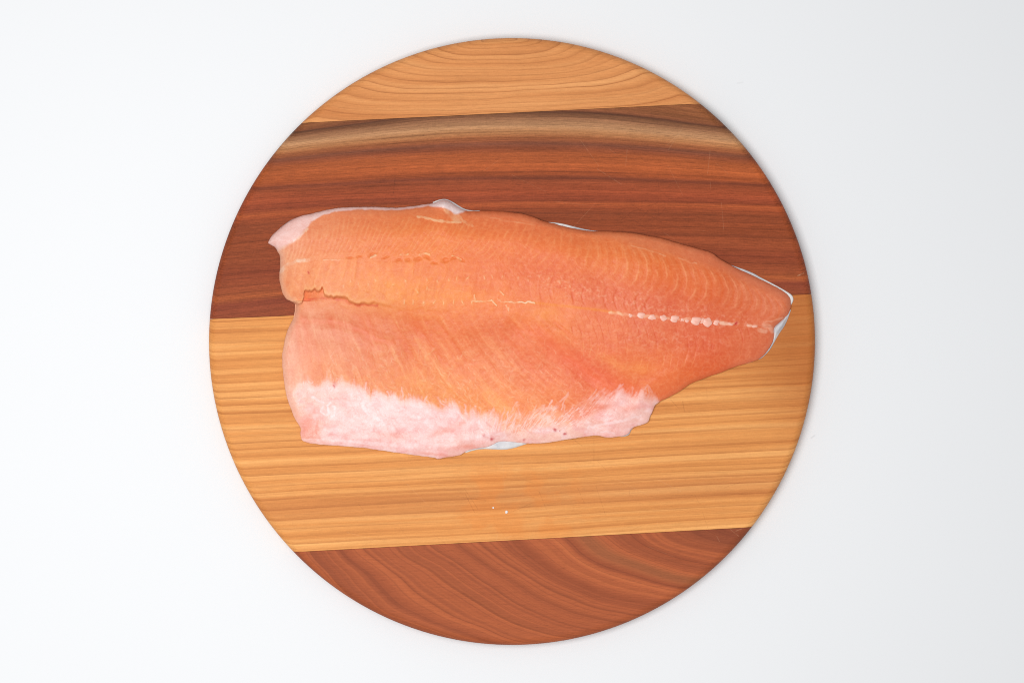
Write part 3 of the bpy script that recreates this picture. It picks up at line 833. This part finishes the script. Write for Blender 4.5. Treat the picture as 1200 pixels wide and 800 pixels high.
for x, y, rx, ry, a, an in ((362, 498, 8, 13, .7, .1), (372, 500, 2.0, 10, .8, .2), (705, 477, 14, 4, .75, -.15), (688, 484, 8, 5, .8, -.4), (738, 477, 12, 4, .5, -.1), (680, 490, 6, 3, .6, 0), (545, 492, 20, 4, .4, -.5),
                            (520, 505, 18, 4, .35, -.3), (548, 523, 16, 4, .5, -.1), (600, 495, 10, 4, .4, -.4), (605, 505, 7, 1.6, .6, -.1), (460, 510, 20, 6, .3, .1), (510, 532, 30, 2, .4, .1)):
    dot(pk, x, y, rx, ry, a, an)
FP = blend(FP, pk, (240, 152, 128))
wv = np.zeros(GX.shape, np.float32)
for pts, w, a in (([(378, 476), (376, 482), (382, 486), (386, 484), (383, 476), (388, 472), (392, 478), (393, 484), (389, 488)], 1.2, .8), ([(425, 470), (426, 478), (432, 484), (442, 490), (450, 497)], 2.5, .7),
                  ([(400, 486), (415, 492)], 1.2, .4), ([(560, 495), (566, 505), (573, 510)], 3, .7), ([(470, 478), (480, 486), (500, 492)], 2, .45), ([(366, 466), (378, 472)], 1.6, .6),
                  ([(560, 512), (610, 503), (660, 505)], 1.4, .5), ([(690, 500), (720, 494), (750, 488)], 2.2, .6), ([(680, 480), (690, 474), (706, 470)], 1.4, .7), ([(530, 470), (538, 484), (548, 494)], 1.2, .7),
                  ([(354, 515), (380, 516), (420, 517.5), (470, 523)], 2.5, .55), ([(704, 506), (712, 505), (720, 509)], 1.2, .6)):
    stroke(wv, pts, w, a, 1.5)
FP = blend(FP, wv, (255, 242, 238))
PF = P
BP = np.zeros_like(P) + np.asarray((236, 200, 190), np.float32)
BP = blend(BP, 0.6 * sstep(cs, -2, 3), (243, 196, 184)); BP = blend(BP, 0.8 * sstep(bs, -1, 2.5), (232, 214, 210))
BP = shade(BP, 0.03 * fine2 + 0.02 * fine)
# blood spots
red = np.zeros(GX.shape, np.float32)
for x, y, rx, ry, a in ((361, 319.5, 1.3, 2.0, .75), (391.5, 452.5, 1.6, 2.2, .8), (567, 511, 1.8, 2.4, .6), (577, 514.5, 2.4, 1.8, .85), (649.5, 503, 1.9, 2.3, .85), (656.5, 504, .9, .9, .7), (663, 508, 2.2, 1.8, .9),
                        (614, 515.5, 1.3, 1.6, .55), (862, 379, 3.0, 1.5, 1.0), (393, 450, 2.4, 3.4, .35)):
    dot(red, x, y, rx, ry, a, -0.5)
# linear gain per channel at a few places: pigment match plus painted form shading
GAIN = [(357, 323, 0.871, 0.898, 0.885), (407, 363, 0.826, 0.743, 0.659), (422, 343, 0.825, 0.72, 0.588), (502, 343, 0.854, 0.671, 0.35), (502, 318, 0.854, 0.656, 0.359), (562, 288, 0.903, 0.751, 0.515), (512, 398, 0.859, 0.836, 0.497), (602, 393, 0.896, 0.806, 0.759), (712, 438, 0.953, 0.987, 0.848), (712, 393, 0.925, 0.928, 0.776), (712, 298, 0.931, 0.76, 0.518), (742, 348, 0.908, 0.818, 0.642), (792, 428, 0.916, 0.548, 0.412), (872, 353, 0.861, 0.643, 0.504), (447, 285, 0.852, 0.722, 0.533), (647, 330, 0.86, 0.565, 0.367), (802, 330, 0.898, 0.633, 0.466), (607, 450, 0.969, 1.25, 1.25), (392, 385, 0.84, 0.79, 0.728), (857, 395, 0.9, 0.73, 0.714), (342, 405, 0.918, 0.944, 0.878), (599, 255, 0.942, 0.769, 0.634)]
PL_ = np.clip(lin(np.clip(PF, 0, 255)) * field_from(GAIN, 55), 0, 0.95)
PL_ = PL_ * (1 - fat[..., None]) + lin(np.clip(FP, 0, 255)) * np.asarray((0.935, 0.795, 0.81)) * fat[..., None]
PL_ = PL_ * (1 - back[..., None]) + lin(np.clip(BP, 0, 255)) * np.asarray((1.0, 0.96, 0.98)) * back[..., None]
PL_ = PL_ * (1 - red[..., None]) + lin((190, 36, 46)) * red[..., None]
PL_ = PL_.astype(np.float32)

# ------ meshes from the fields
def world_xy(px, py, zmm):
    k = (CAMH - zmm * 0.001) / CAMH
    return (px - 600) / K * k, (400 - py) / K * k

FC = ((345 + 880) / 2, 385)                                  # drawing point under the fillet's empty
fx0, fy0 = wpt(*FC)
fillet = bpy.data.objects.new('fish_fillet', None)
COL.objects.link(fillet)
fillet.location = (fx0, fy0, BT)
fillet['label'] = 'raw orange-pink salmon fillet with white belly fat lying on the round wooden board'
fillet['category'] = 'fish fillet'

def snap(sdv):
    """move grid points just outside the zero line onto it"""
    gyv, gxv = np.gradient(sdv, S)
    l = np.sqrt(gxv ** 2 + gyv ** 2) + 1e-6
    l = np.maximum(l, 0.5)
    mv = np.where((sdv < 0) & (sdv > -1.2), -sdv / l, 0)
    mv = np.clip(mv, 0, 0.9)
    return GX + mv * gxv / l, GY + mv * gyv / l

def build(name, sdv, Zmm, region, floor_mm, mat, pig=None):
    PX, PY = snap(sdv)
    ok = sdv > -0.62 * S * 1.42
    cell_all = ok[:-1, :-1] & ok[1:, :-1] & ok[:-1, 1:] & ok[1:, 1:]
    cell = cell_all & region
    idx = np.arange(H_ * W_).reshape(H_, W_)
    a = idx[:-1, :-1][cell]; b_ = idx[:-1, 1:][cell]; c_ = idx[1:, 1:][cell]; d_ = idx[1:, :-1][cell]
    faces = np.stack([a, d_, c_, b_], 1)
    # outline edges: cell has no neighbour at all in the whole body
    padp = np.pad(cell_all, 1)
    walls = []
    I, J = np.nonzero(cell)
    for di, dj, e in ((-1, 0, (0, 1)), (1, 0, (2, 3)), (0, -1, (3, 0)), (0, 1, (1, 2))):
        free = ~padp[I + 1 + di, J + 1 + dj]
        quad = np.stack([a, b_, c_, d_], 1)[free]
        walls.append(quad[:, list(e)])
    wl = np.concatenate(walls)
    used = np.unique(faces)
    remap = np.full(H_ * W_, -1, np.int64); remap[used] = np.arange(len(used))
    zz = Zmm.ravel()[used]
    x, y = world_xy(PX.ravel()[used], PY.ravel()[used], zz)
    V = np.stack([x - fx0, y - fy0, zz * 0.001], 1)
    F = remap[faces]
    wu = np.unique(wl)
    rem2 = np.full(H_ * W_, -1, np.int64); rem2[wu] = np.arange(len(wu)) + len(used)
    lowz = np.full(len(wu), floor_mm)
    x, y = world_xy(PX.ravel()[wu], PY.ravel()[wu], Zmm.ravel()[wu])
    VL = np.stack([x - fx0, y - fy0, lowz * 0.001], 1)
    FW = np.stack([remap[wl[:, 0]], remap[wl[:, 1]], rem2[wl[:, 1]], rem2[wl[:, 0]]], 1)
    o = mesh_obj(name, np.concatenate([V, VL]), np.concatenate([F, FW]), mat, fillet)
    if pig is not None:
        cc = pig.reshape(-1, 3)
        col = np.ones((len(V) + len(VL), 4), np.float32)
        col[:len(V), :3] = cc[used]; col[len(V):, :3] = cc[wu]
        at = o.data.attributes.new('pigment', 'FLOAT_COLOR', 'POINT')
        at.data.foreach_set('color', col.ravel())
    return o

def flesh_mat(name, rough, spec, coat):
    b = NB(name)
    a = b.n.new('ShaderNodeAttribute'); a.attribute_name = 'pigment'
    p = b.pos()
    v = b.xyz(p[0], p[1], p[2])
    n1 = b.noise(v, 900, 3, 0.6)
    n2 = b.noise(v, 320, 2, 0.6)
    k = b.add(b.mul(b.sub(n1, 0.5), 0.34), b.mul(b.sub(n2, 0.5), 0.26))
    col = b.mix(1.0, a.outputs['Color'], b.xyz(b.mad(k, 0.35, 1.0), b.mad(k, 1.1, 1.0), b.mad(k, 1.3, 1.0)), 'MULTIPLY')
    b.bump(b.add(n1, b.mul(n2, 1.2)), 0.22, 0.0004)
    r = b.rng(n2, 0.3, 0.7, rough - 0.08, rough + 0.10)
    return b.fin(col, r, spec, coat, 0.25)

M_flesh = flesh_mat('salmon_flesh', 0.36, 0.20, 0.0)
M_fat = flesh_mat('salmon_fat', 0.34, 0.35, 0.0)

def cellmean(f):
    return (f[:-1, :-1] + f[1:, :-1] + f[:-1, 1:] + f[1:, 1:]) * 0.25
cf = (cellmean(fat) > 0.5) & (cellmean(GY - FATTOP) > -3)
cb = (cellmean(back) > 0.5) & ~cf
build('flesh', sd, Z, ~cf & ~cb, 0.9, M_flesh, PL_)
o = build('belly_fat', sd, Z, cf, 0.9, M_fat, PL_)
o['label'] = 'pale pinkish-white belly fat along the lower edge'
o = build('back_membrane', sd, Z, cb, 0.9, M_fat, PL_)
o['label'] = 'thin whitish membrane along the upper edge'

# skin showing past the flesh
PATCH = [
    [(640, 258.6), (650, 259.2), (660, 260.6), (672, 263.8), (690, 268), (705, 270), (714, 270.6), (714, 276), (690, 276), (660, 270), (640, 264)],
    [(851, 307), (863, 311), (875, 315), (885, 319.3), (892, 323.6), (905, 330.2), (915, 335.6), (923, 340.2), (929, 344.2), (931.6, 349), (931, 353.8), (928.5, 358), (926, 362), (915, 360), (905, 345), (870, 325), (851, 314)],
    [(927.3, 362), (925.8, 367), (923, 374.5), (919, 383), (914, 389.5), (910, 396.5), (907, 402), (903, 409), (897, 416), (890, 421.5), (885, 420), (898, 395), (902, 378), (920, 360)],
    [(893, 419.5), (888, 423), (880, 426), (870, 428.6), (861, 431), (857, 429), (870, 422), (890, 414)],
    [(794, 459.3), (783, 463.6), (774, 468.6), (767, 474), (765.3, 478), (760, 478), (765, 464), (790, 456)],
    [(768, 475), (766.3, 483), (763, 489), (761, 495), (756, 495), (760, 478)],
    [(743, 501), (739.5, 504), (738, 508.6), (734, 511), (726, 512), (720, 508), (735, 500)],
    [(620, 519), (612, 521.6), (602, 525), (590, 527), (577, 526.2), (566, 525.8), (555, 527.3), (543, 531.6), (545, 520), (575, 512), (605, 510)],
    [(312.2, 285), (316, 276.6), (322, 270.6), (330, 263.6), (340, 256.4), (350, 252.4), (358, 250.2), (364, 256), (340, 268), (322, 283)],
    [(505, 237.6), (513, 234.4), (519, 233), (524, 233.4), (530.5, 236.4), (538, 241.2), (545, 245.2), (552, 246.6), (565, 246.6), (565, 252), (540, 250), (515, 244)],
]
sk = sd - 3.0
for n_, q in enumerate(PATCH):
    sk = np.maximum(sk, sdf(smooth_poly(q, 1)) - (0.0 if n_ in (2, 6, 7, 9) else 1.5))
ZS = 0.25 + 1.05 * np.sqrt(np.clip(1 - (1 - np.clip(sk / 3.0, 0, 1)) ** 2, 0, 1)) + 0.08 * fine2
# curled lip of skin in the tail notch and by the belly
ZS += 1.6 * sstep(sdf(PATCH[2]), 0.5, 4) * sstep(sd, 1, -2)
b = NB('silver_skin')
p = b.pos()
v = b.xyz(p[0], p[1], p[2])
n1 = b.noise(v, 420, 3, 0.6); n2 = b.noise(v, 60, 2, 0.5)
c = b.mix(b.ss(n2, 0.40, 0.62), rgba((198, 196, 199)), rgba((230, 226, 223)))
c = b.mix(b.mul(b.ss(n1, 0.55, 0.75), 0.35), c, rgba((146, 152, 168)))
b.bump(n1, 0.2, 0.0004)
M_skin = b.fin(c, 0.36, 0.30)
o = build('skin', sk, ZS, np.ones((H_ - 1, W_ - 1), bool), 0.02, M_skin)
o['label'] = 'thin silvery-white skin under the flesh'

# ------ cartilage beads of the cut backbone
b = NB('cartilage')
p = b.pos()
n1 = b.noise(b.xyz(p[0], p[1], p[2]), 1.3, 2, 0.6)
c = b.mix(n1, rgba((232, 158, 134)), rgba((244, 192, 174)))
M_bead = b.fin(c, 0.35, 0.5, 0.1)
def bead_mesh(seed):
    r = np.random.default_rng(seed)
    bm = bmesh.new()
    bmesh.ops.create_icosphere(bm, subdivisions=3, radius=1.0)
    off = r.uniform(0, 6, 6)
    for v in bm.verts:
        x, y, z = v.co
        k = 1 + 0.13 * math.sin(3.1 * x + off[0]) * math.cos(2.7 * y + off[1]) + 0.09 * math.sin(5.3 * y + off[2] + 2 * x)
        v.co *= k
    for f in bm.faces: f.smooth = True
    me = bpy.data.meshes.new('cartilage_bead'); bm.to_mesh(me); bm.free()
    me.materials.append(M_bead)
    return me
BM = [bead_mesh(i) for i in range(3)]
def zat(x, y):
    return float(Z[int(round((y - Y0) / S)), int(round((x - X0) / S))])
for i, (x, y, rx, ry) in enumerate(((724, 367, 1.4, 1.6), (738.5, 369, 2.4, 2.6), (751, 369.4, 3.8, 3.6), (763.5, 371.3, 4.4, 3.4), (776.5, 372.3, 4.4, 3.4), (789.5, 373.4, 4.8, 4.2), (799, 374.6, 2.6, 2.8), (804.5, 375.2, 2.4, 2.6),
                                    (815, 375.7, 5.4, 5.0), (822.5, 375.4, 3.0, 3.8), (828.5, 377.2, 5.0, 5.2), (838.6, 377.6, 3.4, 3.4), (852.5, 379.0, 5.0, 1.9), (881, 381.6, 5.2, 1.7))):
    o = bpy.data.objects.new('cartilage_bead', BM[i % 3])
    COL.objects.link(o); o.parent = fillet
    zz = zat(x, y)
    wx, wy = world_xy(x, y, zz)
    o.location = (wx - fx0, wy - fy0, (zz - 0.35) * 0.001)
    o.scale = (1.22 * rx / K, 1.05 * ry / K, 0.30 * min(rx, ry) / K)
    o.rotation_euler = (0, 0, math.radians(-6 + 9 * ((i * 7) % 3 - 1)))

# ------------------------------------------------------------------ crumbs on the board
b = NB('white_crumb')
p = b.pos()
c = b.mix(b.noise(b.xyz(p[0], p[1], p[2]), 700, 2), rgba((228, 214, 206)), rgba((246, 240, 236)))
M_crumb = b.fin(c, 0.5, 0.4)
for (x, y, r, lab) in ((593.5, 599.5, 2.0, 'tiny white fleck lying on the honey plank below the fillet, the brighter of two'),
                       (578, 594.5, 1.3, 'smaller, fainter pale fleck left of the brighter one on the honey plank')):
    bm = bmesh.new()
    bmesh.ops.create_icosphere(bm, subdivisions=2, radius=1.0)
    rr = np.random.default_rng(int(x))
    for v in bm.verts:
        v.co *= rr.uniform(0.65, 1.1)
        v.co.x *= r / K; v.co.y *= r * 1.1 / K; v.co.z *= 0.35 * r / K
    for f in bm.faces: f.smooth = True
    me = bpy.data.meshes.new('food_fleck'); bm.to_mesh(me); bm.free(); me.materials.append(M_crumb)
    o = bpy.data.objects.new('food_fleck', me); COL.objects.link(o)
    wx, wy = wpt(x, y)
    o.location = (wx, wy, BT + 0.25 * r / K)
    o['label'] = lab; o['category'] = 'food fleck'; o['group'] = 'white flecks on the board'
